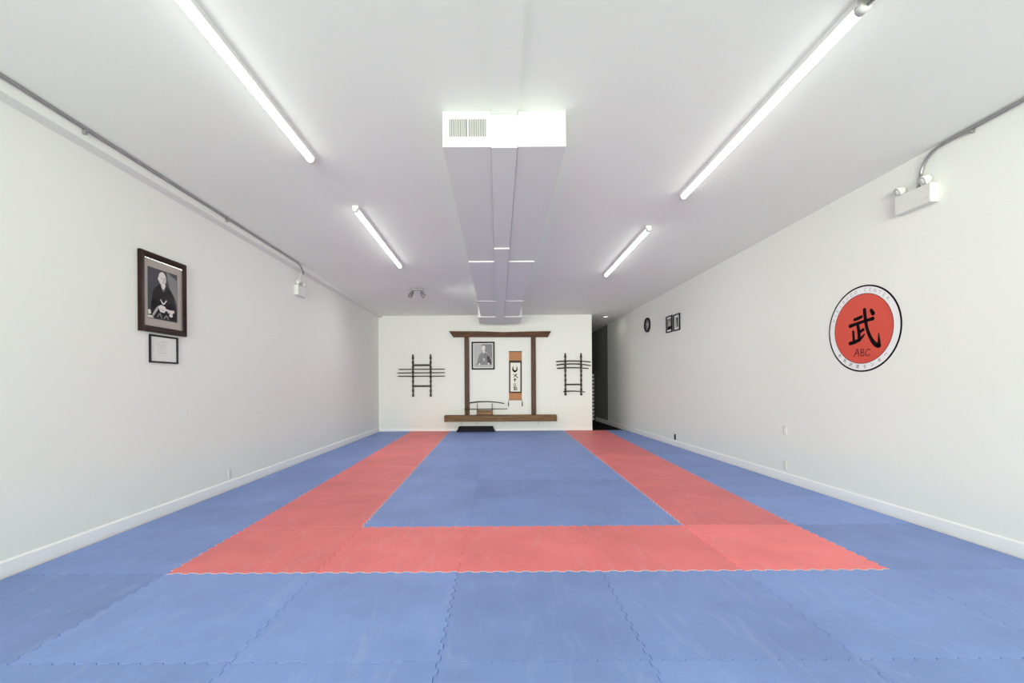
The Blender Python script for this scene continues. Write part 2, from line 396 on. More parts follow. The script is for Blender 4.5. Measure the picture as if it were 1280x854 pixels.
# ================================================================== air duct
duct = thing('air_duct', 'long boxed white air duct with a grille hanging under the middle of the ceiling', 'duct', (0.06, 7.6, zC(7.6) - 0.29))
def run(mb, x0, x1, y0, y1, d0, d1=None):
    d1 = d0 if d1 is None else d1
    mb.hexa([(x0, y0, zC(y0) - d0), (x1, y0, zC(y0) - d0), (x1, y0, zC(y0) - .001), (x0, y0, zC(y0) - .001)],
            [(x0, y1, zC(y1) - d1), (x1, y1, zC(y1) - d1), (x1, y1, zC(y1) - .001), (x0, y1, zC(y1) - .001)])
LX, RX = -0.407, 0.523
for x0, x1 in ((LX, BX0 - .002), (BX1 + .004, RX)):
    mb = MB()
    run(mb, x0, x1, Y_D, 6.38, 0.268); run(mb, x0, x1, 6.38, 9.1, 0.284); run(mb, x0, x1, 9.1, 10.95, 0.292)
    mb.build('side_casing', M['duct'], duct)
mb = MB(); run(mb, BX0, BX1, Y_D - 0.015, 5.75, 0.283); run(mb, BX0, BX1, 5.75, 12.0, 0.298, 0.318)
mb.build('middle_casing', M['duct'], duct)
mb = MB(); run(mb, LX - .068, BX0 - .002, 10.95, 11.93, 0.31); run(mb, BX1 + .004, RX + .07, 10.95, 11.93, 0.31)
mb.build('end_casing', M['duct'], duct)
# grille on the front face
zg = zC(Y_D); g0, g1 = -0.400, -0.058
ox0, ox1, oz0, oz1, oxm = -0.359, -0.0765, EYE + 1.862, EYE + 1.996, -0.2165
mb = MB()
fy = Y_D - 0.012
for lo, hi in (((g0, fy, oz1), (g1, Y_D, zg - .012)), ((g0, fy, zg - .262), (g1, Y_D, oz0)), ((g0, fy, oz0), (ox0, Y_D, oz1)), ((ox1, fy, oz0), (g1, Y_D, oz1)), ((oxm - .006, fy, oz0), (oxm + .006, Y_D, oz1))):
    mb.box(lo, hi, 0.002, 1)
gr = mb.build('vent_grille', M['white_metal'], duct)
MB().box((ox0, Y_D - .003, oz0), (ox1, Y_D - .001, oz1)).build('backing', M['dark_gap'], gr)
n = 26
for k in range(n):
    x = ox0 + (ox1 - ox0) * (k + .5) / n
    if abs(x - oxm) < .008: continue
    MB().box((x - .0028, Y_D - .010, oz0), (x + .0028, Y_D - .004, oz1)).build('slat', M['slat'], gr)

# ================================================================== tube lights
def tube_light(x, y0, y1, label):
    ym = (y0 + y1) / 2
    t = thing('tube_light', label, 'light', (x, ym, zC(ym) - 0.10), 'tube lights on the ceiling')
    r, drop = 0.028, 0.046
    def z(y): return zC(y) - drop
    mb = MB()
    a, b = y0 - .03, y1 + .03
    mb.hexa([(x - .036, a, zC(a) - .038), (x + .036, a, zC(a) - .038), (x + .036, a, zC(a) - .001), (x - .036, a, zC(a) - .001)],
            [(x - .036, b, zC(b) - .038), (x + .036, b, zC(b) - .038), (x + .036, b, zC(b) - .001), (x - .036, b, zC(b) - .001)])
    mb.build('channel', M['white_metal'], t)
    tb = MB().use(M['tube']).tube([(x, y0, z(y0)), (x, y1, z(y1))], r, 24)
    tb.use(M['white_metal']); tb.bm.normal_update()          # the upper side of the tube is its metal heat sink
    for f in tb.bm.faces:
        c = f.calc_center_median()
        if len(f.verts) == 4 and c.z - z(c.y) > r * .30: f.material_index = 1
    tb.build('tube', None, t)
    for ya, yb in ((y0 - .055, y0), (y1, y1 + .035)):
        MB().tube([(x, ya, z(ya)), (x, yb, z(yb))], r + .002, 16).build('end_cap', M['white_plastic'], t)
    return t
tube_light(-1.65, 1.66, 3.99, 'white tube light nearest the viewer on the left of the air duct')
tube_light(-1.605, 5.13, 7.42, 'white tube light in front of the two-headed spotlight, left of the duct')
tube_light(1.992, 2.47, 4.80, 'long white tube light joined by a short cable to a ceiling box')
tube_light(1.948, 5.81, 8.06, 'white tube light farther from the viewer on the right of the duct')

# junction box and flexible cable at the near end of the right-hand tube
jb = thing('junction_box', 'round grey ceiling junction box with cable to the near right tube light', 'junction box', (2.02, 2.33, zC(2.33) - .05))
jc = atY(1098, -2, 2.33); jc.z = zC(2.33)
MB().lathe([(0.0, -.055), (.05, -.055), (.062, -.048), (.064, -.004), (.064, -.001)], (jc.x, 2.33, jc.z), (0, 0, 1), 20).build('box', M['grey_steel'], jb)
MB().lathe([(.03, -.066), (.034, -.055)], (jc.x - .01, 2.33, jc.z), (0, 0, 1), 12).build('cover_screw', M['dark_steel'], jb)
zt = zC(2.42) - .045
MB().tube([(jc.x - .045, 2.34, jc.z - .03), (jc.x - .085, 2.35, jc.z - .032), (2.03, 2.37, zt + .012), (2.005, 2.40, zt), (1.995, 2.418, zt - .008)], .008, 10).build('cable', M['dark_steel'], jb)

# ================================================================== two-headed spotlight
sp = atY(521, 363.6, 9.24); sp.z = zC(9.24)
st = thing('ceiling_spotlight', 'small grey two-headed spotlight bar on the ceiling near back wall', 'spotlight', (sp.x, sp.y, sp.z - .18))
MB().box((sp.x - .135, sp.y - .03, sp.z - .035), (sp.x + .125, sp.y + .03, sp.z - .001), .006).build('ceiling_bar', M['dark_steel'], st)
HEADS = ((-.075, Vector((-.42, -.30, -.86)).normalized()), (.075, Vector((.52, .10, -.80)).normalized()))
for dx, ax in HEADS:
    j = Vector((sp.x + dx, sp.y, sp.z - .035))
    h = MB().lathe([(0, .02), (.026, .024), (.038, .05), (.044, .13), (.046, .15), (.041, .152), (.036, .12), (0, .115)], j + Vector((0, 0, -.01)), ax, 20).build('lamp_head', M['dark_steel'], st)
    MB().tube([j + Vector((0, 0, .004)), j + Vector((0, 0, -.02)), j + ax * .04 + Vector((0, 0, -.01))], .009, 8).build('swivel', M['dark_steel'], h)
    MB().lathe([(0, .1165), (.034, .1165), (.034, .122), (0, .126)], j + Vector((0, 0, -.01)), ax, 16).build('lens', M['lamp_lens'], h)

# ================================================================== emergency lights and conduits
def emergency(Mx, w, h, label, heads):
    o = Mx @ Vector((0, -h / 2, 0))
    t = thing('emergency_light', label, 'emergency light', o, 'emergency lights')
    bx = MB(Mx).box((-w/2, -h/2, 0.001), (w/2, h/2, .075), .008).build('battery_box', M['white_plastic'], t)
    MB(Mx).box((w/2 - .055, -h/2 + .035, .0755), (w/2 - .02, -h/2 + .055, .078)).build('test_panel', M['slat'], bx)
    for u, tilt in heads:
        c = Vector((u, h/2 + .045, .055)); ax = Vector((tilt, -.45, .85)).normalized()
        hd = MB(Mx).lathe([(0, -.042), (.025, -.040), (.039, -.02), (.044, .012), (.044, .024), (.039, .026), (.034, .016), (0, .010)], c, ax, 20).build('lamp_head', M['white_plastic'], t)
        MB(Mx).lathe([(0, .012), (.034, .017), (.026, .026), (0, .030)], c, ax, 18).build('lens', M['lamp_lens'], hd)
        MB(Mx).tube([(u, h/2 - .004, .04), (u, h/2 + .02, .045)], .016, 10).build('swivel', M['slat'], hd)
    return t
er = rightM(4.075, EYE + 1.645)
emergency(er, .345, .17, 'white twin-lamp emergency light high on the right wall', ((-.135, -.3), (.105, -.3)))
el = leftM(7.565, EYE + 1.575)
emergency(el, .31, .17, 'white twin-lamp emergency light on the left wall under the ledge', ((-.105, .3), (.11, .3)))

cR = thing('conduit', 'grey metal conduit bending down to the emergency light on right wall', 'conduit', (xR(2) - .02, 2.0, zC(2) - .03), 'ceiling conduits')
yb = 4.10
pts = [(xR(y) - .018, y, zC(y) - .022) for y in (-2.4, 0, 2, 3.0, 3.55, 3.85)]
for k in range(1, 7):
    a = k / 6 * math.pi / 2
    pts.append((xR(4) - .018, 3.85 + .20 * math.sin(a), zC(3.9) - .022 - .20 * (1 - math.cos(a))))
pts += [(xR(4.05) - .018, 4.06, EYE + 1.83), (xR(4.05) - .022, 4.062, EYE + 1.79), (xR(4.05) - .024, 4.066, EYE + 1.7325)]
MB().tube(pts, .013, 12).build('pipe', M['grey_steel'], cR)
MB().tube([(xR(4.05) - .012, 4.035, EYE + 1.80), (xR(4.05) - .012, 4.035, EYE + 1.77), (xR(4.05) - .014, 4.045, EYE + 1.740)], .006, 8).build('cable', M['slat'], cR)
for y in (3.62, 1.2):
    MB().box((xR(y) - .034, y - .012, zC(y) - .058), (xR(y) - .001, y + .012, zC(y) - .036), .003, 1).build('pipe_clip', M['grey_steel'], cR)

cL = thing('conduit', 'grey metal conduit along the ledge above the left wall', 'conduit', (XS(3) + .02, 3.0, zC(3) - .03), 'ceiling conduits')
pts = [(XS(y) + .014, y, zC(y) - .016) for y in (-2.4, 0, 2, 4, 6, 7.25)]
for k in range(1, 7):
    a = k / 6 * math.pi / 2
    pts.append((XS(7.4) + .014, 7.25 + .22 * math.sin(a), zC(7.4) - .016 - .13 * (1 - math.cos(a))))
pts += [(XS(7.5) + .012, 7.49, zS(7.5) - .02), (xL(7.5) + .07, 7.52, zS(7.5) - .07), (xL(7.5) + .03, 7.56, zS(7.5) - .12)]
MB().tube(pts[:-2], .013, 12).build('pipe', M['grey_steel'], cL)
MB().tube([Vector(p) for p in pts[-3:]] + [Vector((xL(7.5) + .02, 7.575, EYE + 1.672))], .008, 10).build('cable', M['white_plastic'], cL)
for y in (3.56, 1.0, 5.4):
    MB().box((XS(y), y - .012, zC(y) - .062), (XS(y) + .03, y + .012, zC(y) - .028), .003, 1).build('pipe_clip', M['grey_steel'], cL)

# recessed lamp in the hallway ceiling
hp = atY(757, 396, 12.85); hz = zC(12.85)
hl = thing('recessed_light', 'round white recessed ceiling light over the hallway opening', 'light', (hp.x, 12.85, hz - .02))
MB().lathe([(.058, -.012), (.092, -.014), (.095, -.001), (.058, -.001)], (hp.x, 12.85, hz), (0, 0, 1), 28, True).build('trim_ring', M['white_metal'], hl)
MB().lathe([(0, -.010), (.057, -.010), (.057, -.002), (0, -.002)], (hp.x, 12.85, hz), (0, 0, 1), 24).build('diffuser', M['hall_disc'], hl)

# ================================================================== framed pictures
def rect(w, h, n): return [(-w/2, -h/2, n), (w/2, -h/2, n), (w/2, h/2, n), (-w/2, h/2, n)]
def picture_frame(Mx, w, h, fw, d, t, m, name='frame'):
    iw, ih = w - 2*fw, h - 2*fw
    return MB(Mx).ring([rect(w, h, .001), rect(w, h, d * .8), rect(w - fw*.3, h - fw*.3, d), rect(iw + fw*.5, ih + fw*.5, d * .85), rect(iw, ih, d * .45), rect(iw, ih, .001)]).build(name, m, t)
def ell(cx, cy, rx, ry, n=24, a0=0): return [(cx + rx*math.cos(a0 + 2*math.pi*k/n), cy + ry*math.sin(a0 + 2*math.pi*k/n)) for k in range(n)]

class Print:
    """shapes in 0..1 picture coordinates (y down), laid on each other as thin ink layers"""
    def __init__(s, Mx, x0, y0, w, h, n):
        s.mb = MB(Mx); s.x0, s.y0, s.w, s.h, s.n = x0, y0, w, h, n; s.k = 0
    def P(s, p): return (s.x0 + p[0] * s.w, s.y0 + (1 - p[1]) * s.h)
    def add(s, m, poly):
        s.mb.use(m); s.k += 1
        s.mb.prism([s.P(p) for p in poly], s.n, s.n + .00025 * s.k, 'z'); return s
    def line(s, m, pts, ws):
        s.mb.use(m); s.k += 1
        stroke(s.mb, [s.P(p) for p in pts], [w * s.w for w in ws], s.n, s.n + .00025 * s.k); return s

# large portrait on the left wall
pc = leftM(4.535, EYE + .909)
W, H = .615, .770
big = thing('framed_portrait', 'large dark-framed photograph of a bald person in black robe on left wall', 'picture', pc @ Vector((0, -H/2, 0)))
picture_frame(pc, W, H, .056, .040, big, M['mahogany'])
MB(pc).ring([rect(W-.112, H-.112, .010), rect(W-.112, H-.112, .022), rect(W-.124, H-.124, .024), rect(W-.124, H-.124, .010)]).build('inner_lip', M['lip'], big)
MB(pc).box((-W/2+.05, -H/2+.05, .002), (W/2-.05, H/2-.05, .010)).build('mount', M['beige'], big)
p = Print(pc, -.198, -.250, .396, .500, .010)
p.add(M['p_bg'], [(0, 0), (1, 0), (1, 1), (0, 1)])
p.add(M['p_mid'], [(.62, .0), (.98, .12), (.98, .62), (.9, .48), (.74, .34), (.66, .18)])
p.add(M['p_black'], [(.40, .28), (.58, .28), (.74, .35), (.86, .46), (.93, .66), (.97, .84), (.97, .98), (.10, .98), (.08, .86), (.13, .62), (.17, .45), (.27, .36)])
p.add(M['p_skin'], [(.42, .20), (.56, .20), (.58, .30), (.53, .37), (.50, .385), (.45, .34)])
p.add(M['p_skin'], ell(.475, .165, .125, .130))
p.add(M['p_skin'], [(.36, .15), (.60, .15), (.595, .22), (.55, .275), (.49, .295), (.42, .272), (.37, .22)])
p.add(M['p_skin'], ell(.352, .185, .022, .035, 12))
p.line(M['p_shade'], [(.43, .155), (.48, .15)], [.012, .012])
p.line(M['p_shade'], [(.53, .15), (.58, .155)], [.012, .012])
p.line(M['p_shade'], [(.44, .175), (.475, .175)], [.012, .010]); p.line(M['p_shade'], [(.54, .175), (.575, .175)], [.012, .010])
p.line(M['p_shade'], [(.515, .17), (.53, .205), (.505, .21)], [.006, .012, .010])
p.line(M['p_shade'], [(.465, .240), (.51, .236), (.55, .240)], [.008, .014, .008])
p.line(M['p_shade'], [(.60, .12), (.605, .20), (.56, .27)], [.010, .022, .012])
p.line(M['p_mid'], [(.41, .29), (.49, .42)], [.012, .010]); p.line(M['p_mid'], [(.585, .29), (.52, .42)], [.012, .010])
p.line(M['p_skin'], [(.41, .595), (.47, .655)], [.016, .034]); p.line(M['p_skin'], [(.60, .595), (.53, .665)], [.030, .018])
p.add(M['p_skin'], ell(.50, .665, .035, .020, 12))
p.line(M['p_light'], [(.16, .93), (.28, .80), (.33, .74)], [.05, .06, .02])
p.add(M['p_skin'], [(.32, .74), (.42, .70), (.55, .72), (.60, .78), (.52, .85), (.40, .84)])
p.add(M['p_skin'], [(.56, .76), (.74, .77), (.86, .76), (.88, .80), (.78, .85), (.66, .83)])
p.add(M['p_skin'], ell(.76, .875, .055, .035, 14))
p.line(M['p_shade'], [(.40, .77), (.52, .80)], [.008, .008]); p.line(M['p_shade'], [(.60, .80), (.72, .82)], [.008, .008])
p.line(M['p_mid'], [(.30, .95), (.38, .88), (.44, .96)], [.02, .03, .02]); p.line(M['p_mid'], [(.52, .96), (.60, .90), (.66, .96)], [.02, .03, .02])
p.add(M['p_skin'], [(.0, .84), (.06, .83), (.09, .90), (.02, .93)]); p.add(M['p_skin'], [(.0, .945), (.10, .94), (.18, .985), (.0, .99)])
p.mb.build('print', None, big)
gx, gy = W/2 - .058, H/2 - .058        # the pane leans back a little at the top
MB(pc).hexa([(-gx, -gy, .036), (gx, -gy, .036), (gx, -gy, .038), (-gx, -gy, .038)], [(-gx, gy, .0235), (gx, gy, .0235), (gx, gy, .0255), (-gx, gy, .0255)]).build('glass', M['glass'], big)

# certificate below it
cc = leftM(4.545, EYE + .366)
W, H = .375, .275
cert = thing('framed_certificate', 'small black-framed white sheet hung just below the large portrait', 'picture', cc @ Vector((0, -H/2, 0)))
picture_frame(cc, W, H, .017, .022, cert, M['black'])
MB(cc).box((-W/2+.012, -H/2+.012, .002), (W/2-.012, H/2-.012, .008)).build('sheet', M['paper'], cert)
mb = MB(cc)
for y, x0, x1, th in ((.080, -.045, .055, .006), (.060, -.10, .02, .003), (.044, -.10, .04, .003), (.028, -.085, .03, .003), (.014, -.10, .01, .003), (-.004, -.085, .02, .003), (-.022, -.10, -.04, .003), (-.034, -.07, .04, .005)):
    mb.box((x0, y - th, .0081), (x1, y, .0086))
mb.build('faint_print', M['pale_ink'], cert)

# portrait inside the wooden gate frame on the back wall
def px_rect(x0, y0, x1, y1, Y=YB - .015):
    a, b = atY(x0, y1, Y), atY(x1, y0, Y)
    return (a.x + b.x) / 2, (a.z + b.z) / 2, abs(b.x - a.x), abs(b.z - a.z)
x, z, W, H = px_rect(589.6, 427.2, 618.2, 462.2)
bc = backM(x, z)
sp2 = thing('framed_portrait', 'black-framed grey photograph of a seated person on back wall beside scroll', 'picture', bc @ Vector((0, -H/2, 0)))
picture_frame(bc, W, H, .040, .030, sp2, M['black'])
MB(bc).box((-W/2+.03, -H/2+.03, .002), (W/2-.03, H/2-.03, .010)).build('mount', M['paper'], sp2)
p = Print(bc, -W/2+.062, -H/2+.065, W-.124, H-.130, .010)
p.add(M['p_light'], [(0, 0), (1, 0), (1, 1), (0, 1)])
p.add(M['p_mid'], [(.42, 0), (1, 0), (1, .85), (.9, .55), (.72, .38), (.5, .25)])
p.add(M['p_mid'], [(.42, .36), (.62, .36), (.84, .50), (.95, .80), (.96, .90), (.14, .90), (.20, .70), (.28, .48)])
p.add(M['p_shade'], [(.48, .36), (.64, .37), (.84, .50), (.95, .78), (.92, .88), (.72, .80), (.64, .62)])
p.add(M['p_bg'], [(.70, .55), (.84, .52), (.95, .80), (.92, .88), (.76, .82)])
p.add(M['p_skin'], ell(.535, .18, .085, .125)); p.add(M['p_skin'], [(.49, .26), (.585, .26), (.57, .40), (.51, .41)])
p.line(M['p_shade'], [(.47, .06), (.535, .045), (.60, .06)], [.03, .05, .03])
p.line(M['p_shade'], [(.57, .15), (.585, .22), (.55, .28)], [.02, .02, .02])
p.line(M['p_skin'], [(.49, .62), (.55, .66), (.54, .74)], [.03, .05, .02])
p.add(M['p_skin'], ell(.30, .87, .045, .045, 14)); p.add(M['p_skin'], ell(.80, .845, .045, .04, 14))
p.mb.build('print', None, sp2)

# two small pictures far along the right wall
for (ya, yb, pxc, py0, py1, lab, pale) in ((9.70, 9.40, 837.7, 395.2, 416.0, 'small black-framed dark picture on right wall, the one nearer the clock', False),
                                    (9.33, 9.03, 846.9, 392.8, 413.6, 'small black-framed picture with wide white mount on right wall beside darker one', True)):
    yc = (ya + yb) / 2; k = yc / F
    z0, z1 = EYE + (479 - py1) * k, EYE + (479 - py0) * k
    m0 = rightM(yc, (z0 + z1) / 2); W, H = ya - yb - .012, z1 - z0
    t = thing('framed_picture', lab, 'picture', m0 @ Vector((0, -H/2, 0)), 'small framed pictures on the right wall')
    picture_frame(m0, W, H, .024, .030, t, M['black'])
    MB(m0).box((-W/2+.018, -H/2+.018, .002), (W/2-.018, H/2-.018, .010)).build('mount', M['paper'], t)
    p = Print(m0, -W/2+(.085 if pale else .030), -H/2+(.07 if pale else .06), W-(.17 if pale else .06), H-(.14 if pale else .12), .010)
    p.add(M['p_mid'] if pale else M['p_shade'], [(0, 0), (1, 0), (1, 1), (0, 1)])
    if pale:
        p.add(M['p_black'], [(.55, .05), (1, .05), (1, .98), (.62, .98)]); p.add(M['p_light'], [(.2, .5), (.5, .4), (.6, .95), (.15, .95)])
    else:
        p.add(M['p_light'], ell(.55, .5, .24, .28)); p.add(M['p_black'], [(.1, .72), (.9, .68), (.95, .98), (.05, .98)])
    p.mb.build('print', None, t)

# ================================================================== clock
ck = rightM(10.82, EYE + (479 - 406.5) * 10.82 / F)
t = thing('wall_clock', 'round black-rimmed wall clock high on the right wall', 'clock', ck @ Vector((0, -.175, 0)))
MB(ck).lathe([(.150, .001), (.172, .001), (.176, .02), (.170, .038), (.156, .040), (.150, .024)], (0, 0, 0), (0, 0, 1), 40, True).build('rim', M['black'], t)
MB(ck).lathe([(0, .002), (.152, .002), (.152, .014), (0, .014)], (0, 0, 0), (0, 0, 1), 40).build('dial', M['clock_face'], t)
for k in range(12):
    a = k * math.pi / 6; r0, r1 = (.112, .142)
    mk = MB(ck); c, s_ = math.cos(a), math.sin(a); w = .006 if k % 3 else .010
    mk.prism([(r0*c - w*s_, r0*s_ + w*c), (r0*c + w*s_, r0*s_ - w*c), (r1*c + w*s_, r1*s_ - w*c), (r1*c - w*s_, r1*s_ + w*c)], .0141, .016, 'z')
    mk.build('hour_mark', M['black'], t)
for nm, a, l, w in (('hour_hand', 2.3, .075, .008), ('minute_hand', .1, .118, .006)):
    c, s_ = math.cos(a), math.sin(a)
    MB(ck).prism([(-.02*c - w*s_, -.02*s_ + w*c), (-.02*c + w*s_, -.02*s_ - w*c), (l*c + w*.4*s_, l*s_ - w*.4*c), (l*c - w*.4*s_, l*s_ + w*.4*c)], .017, .019, 'z').build(nm, M['paper'], t)
MB(ck).lathe([(0, .0145), (.010, .0145), (.010, .021), (0, .022)], (0, 0, 0), (0, 0, 1), 12).build('hub', M['black'], t)

# ================================================================== round wall emblem
DY, DZ, DR = 4.70, EYE + .553, .450
dm = rightM(DY, DZ)
dec = thing('wall_emblem', 'round red and white club emblem with black brush character on right wall', 'emblem', dm @ Vector((0, -DR, 0)))
def disc(r, n0, n1, m, name, seg=96): return MB(dm).prism(ell(0, 0, r, r, seg), n0, n1, 'z').build(name, m, dec)
disc(DR - .004, .0005, .003, M['white_vinyl'], 'white_ring')
def annulus(r0, r1, n0, n1, m, name, seg=96):
    L = lambda r, n: [(x, y, n) for x, y in ell(0, 0, r, r, seg)]
    return MB(dm).ring([L(r1, n0), L(r1, n1), L(r0, n1), L(r0, n0)]).build(name, m, dec)
annulus(DR - .016, DR, .0005, .0038, M['ink'], 'black_outline')
disc(.362, .003, .0042, M['red_disc'], 'red_disc')
annulus(.359, .365, .003, .0048, M['brown_ink'], 'thin_outline')
dinv = dm.inverted()
def zu(X, Y):                      # a point read off the emblem's close-up, on the wall
    w = dinv @ on_right(1020 + X * .16393, 340 + Y * .16393); return (w.x, w.y)
kp = .16393 * DY / F               # metres per close-up pixel, upright
mb = MB(dm)
for pts, ws in (([(298, 364), (326, 354), (350, 342)], (24, 26, 24)),
                ([(264, 414), (310, 397), (360, 380), (410, 364), (436, 356)], (30, 24, 24, 24, 30)),
                ([(373, 288), (379, 350), (392, 430), (420, 502), (452, 548), (478, 560)], (28, 28, 26, 28, 34, 38)),
                ([(486, 562), (484, 520), (481, 465)], (30, 20, 4)),
                ([(424, 292), (438, 316)], (24, 34)),
                ([(287, 455), (292, 525)], (20, 22)),
                ([(322, 404), (330, 460), (334, 520)], (26, 28, 28)),
                ([(338, 458), (364, 440)], (22, 24)),
                ([(264, 546), (304, 534), (346, 506), (374, 474)], (30, 28, 24, 8))):
    stroke(mb, [zu(*q) for q in pts], [w * kp for w in ws], .0042, .0056)
mb.build('brush_character', M['ink'], dec)
for strokes in (([(293, 645), (319, 588)], [(319, 588), (332, 641)], [(302, 624), (328, 620)]),
                ([(347, 592), (346, 641)], [(347, 592), (362, 590), (366, 602), (360, 612), (347, 615)], [(347, 615), (366, 617), (370, 630), (362, 640), (346, 641)]),
                ([(413, 594), (400, 589), (386, 602), (382, 620), (388, 636), (400, 638), (413, 630)],)):
    mb = MB(dm)
    for pts in strokes: stroke(mb, [zu(*q) for q in pts], [7 * kp] * len(pts), .0042, .0052)
    mb.build('letter', M['brown_ink'], dec)
def arc_text(body, r, size, a_mid, step, inward, m):
    """letters round the ring; inward False: tops outward (upper arc), True: tops inward (lower arc)"""
    n = len(body)
    for i, ch in enumerate(body):
        if ch == ' ': continue
        a = a_mid + (i - (n - 1) / 2) * step * (1 if inward else -1)
        rot = a - math.pi/2 if not inward else a + math.pi/2
        vs, fs = text_mesh(ch, size)
        c, s_ = math.cos(rot), math.sin(rot); ox, oy = r * math.cos(a), r * math.sin(a)
        MB(dm).raw(vs, fs, lambda v: (ox + v.x * c - v.y * s_, oy + v.x * s_ + v.y * c, .0036)).build('letter', m, dec, fix=False)
arc_text('AIKIBUDO CENTER', .398, .050, math.radians(101), math.radians(8.6), False, M['grey_ink'])
arc_text('合気武道センター', .398, .044, math.radians(268), math.radians(13.2), True, M['ink'])

# ================================================================== wooden gate frame, shelf
YG = YB - .10
gate = thing('gate_frame', 'brown wooden gate-shaped frame of two posts and flared lintel on back wall', 'frame', (atY(625, 519, YG).x, YB - .05, atY(625, 519, YG).z))
def P2(px, py, Y): q = atY(px, py, Y); return (q.x, q.z)
shelf_top = atY(625, 519.2, YB - .28).z
top = [P2(561, 414, YG), P2(580, 414.2, YG), P2(600, 414.2, YG), P2(628, 415.2, YG), P2(660, 414.4, YG), P2(689, 414, YG)]
bot = [P2(685, 421.3, YG), P2(666, 421.3, YG), P2(584, 421.3, YG), P2(566.5, 421.5, YG)]
lint_z = bot[1][1]
MB().prism(top + bot, YB - .002, YG, 'y').build('lintel', M['beamX'], gate)
for xa, xb in ((580.6, 586.5), (664.1, 669.9)):
    a, b = P2(xa, 470, YG + .015), P2(xb, 470, YG + .015)
    MB().box((a[0], YG + .015, shelf_top), (b[0], YB - .002, lint_z + .004), .006, 1).build('post', M['postZ'], gate)
sh = thing('wall_shelf', 'thick brown wooden shelf beam carrying the gate frame on back wall', 'shelf', (atY(625, 527, YB - .28).x, YB - .14, atY(625, 527, YB - .28).z))
a, b = P2(555.2, 527.6, YB - .28), P2(696.2, 526.6, YB - .28)
MB().box((a[0], YB - .28, a[1]), (b[0], YB - .002, shelf_top - .001), .008, 1).build('plank', M['shelfX'], sh)
for px in (576.5, 595.5, 637, 673.5):
    q = atY(px, 527, YB - .16); zb = a[1]
    MB().tube([(q.x, YB - .22, zb + .004), (q.x, YB - .22, zb - .012), (q.x + .004, YB - .08, zb - .055), (q.x + .004, YB - .012, zb - .095), (q.x + .004, YB - .003, zb - .12)], .006, 8).build('bracket', M['white_metal'], sh)

# ------------------------------------------------------------------ hanging scroll
sx0, sx1 = 636.2, 652.2
YSc = YB - .012
def S(px, py): return P2(px, py, YSc)
scr = thing('hanging_scroll', 'narrow orange-brown hanging scroll with black brush writing on back wall', 'scroll', (atY(644, 500, YSc).x, YSc, atY(644, 500, YSc).z))
def flat(poly, y0, y1, name, m): return MB().prism(poly, y0, y1, 'y').build(name, m, scr)
q = [S(sx0, 439.8), S(sx1, 439.8), S(sx1, 500), S(sx0, 500)]
flat(q, YSc, YSc - .004, 'silk', M['silk'])
flat([S(636.3, 450.8), S(652.2, 450.8), S(652.2, 491.4), S(636.3, 491.4)], YSc - .004, YSc - .0055, 'dark_border', M['scroll_edge'])
flat([S(638.0, 453.6), S(650.4, 453.6), S(650.4, 489.6), S(638.0, 489.6)], YSc - .0055, YSc - .007, 'paper', M['cream'])
a, b = S(635.8, 439.6), S(652.6, 439.6)
MB().tube([(a[0], YSc - .004, a[1]), (b[0], YSc - .004, b[1])], .010, 10).build('top_rod', M['scroll_edge'], scr)
a, b = S(635.4, 500), S(653.0, 500)
MB().tube([(a[0], YSc - .008, a[1]), (b[0], YSc - .008, b[1])], .012, 10).build('bottom_roller', M['silk'], scr)
fm = frameM(Vector((0, YSc, 0)), uB, nB)
mb = MB(fm)
def cz(X, Y): return S(630 + X * .0901, 435 + Y * .0902)
for pts, w in (([(128, 255), (124, 300), (150, 326), (178, 302), (176, 252)], (5, 22, 30, 20, 4)), ([(132, 368), (152, 376)], (8, 12)), ([(140, 404), (176, 362)], (9, 12)), ([(152, 376), (188, 412)], (8, 14)),
               ([(150, 420), (151, 466)], (11, 12)), ([(136, 442), (168, 436)], (8, 11)), ([(132, 500), (162, 494)], (7, 8)), ([(134, 512), (150, 522)], (7, 9)), ([(156, 506), (162, 518)], (7, 9)),
               ([(132, 548), (166, 530)], (9, 10)), ([(150, 536), (146, 582)], (11, 10)), ([(168, 548), (182, 572)], (10, 8)), ([(136, 582), (176, 580)], (9, 12)), ([(136, 564), (166, 558)], (7, 8))):
    stroke(mb, [cz(*p_) for p_ in pts], [k * .0019 for k in w], .007, .0078)
mb.build('brush_writing', M['ink'], scr)
for px in (635.6, 652.8):
    top_, bot_ = S(px, 500), S(px, 508.2); m_ = S(px, 501.6)
    wt = MB().lathe([(0, 0), (.011, .004), (.014, .03), (.012, .12), (.006, .142), (0, .144)], (bot_[0], YSc - .012, bot_[1]), (0, 0, 1), 12).build('weight', M['scab'], scr)
    MB().tube([(bot_[0], YSc - .012, bot_[1] + .142), (bot_[0], YSc - .010, top_[1])], .002, 6).build('cord', M['cream'], wt)

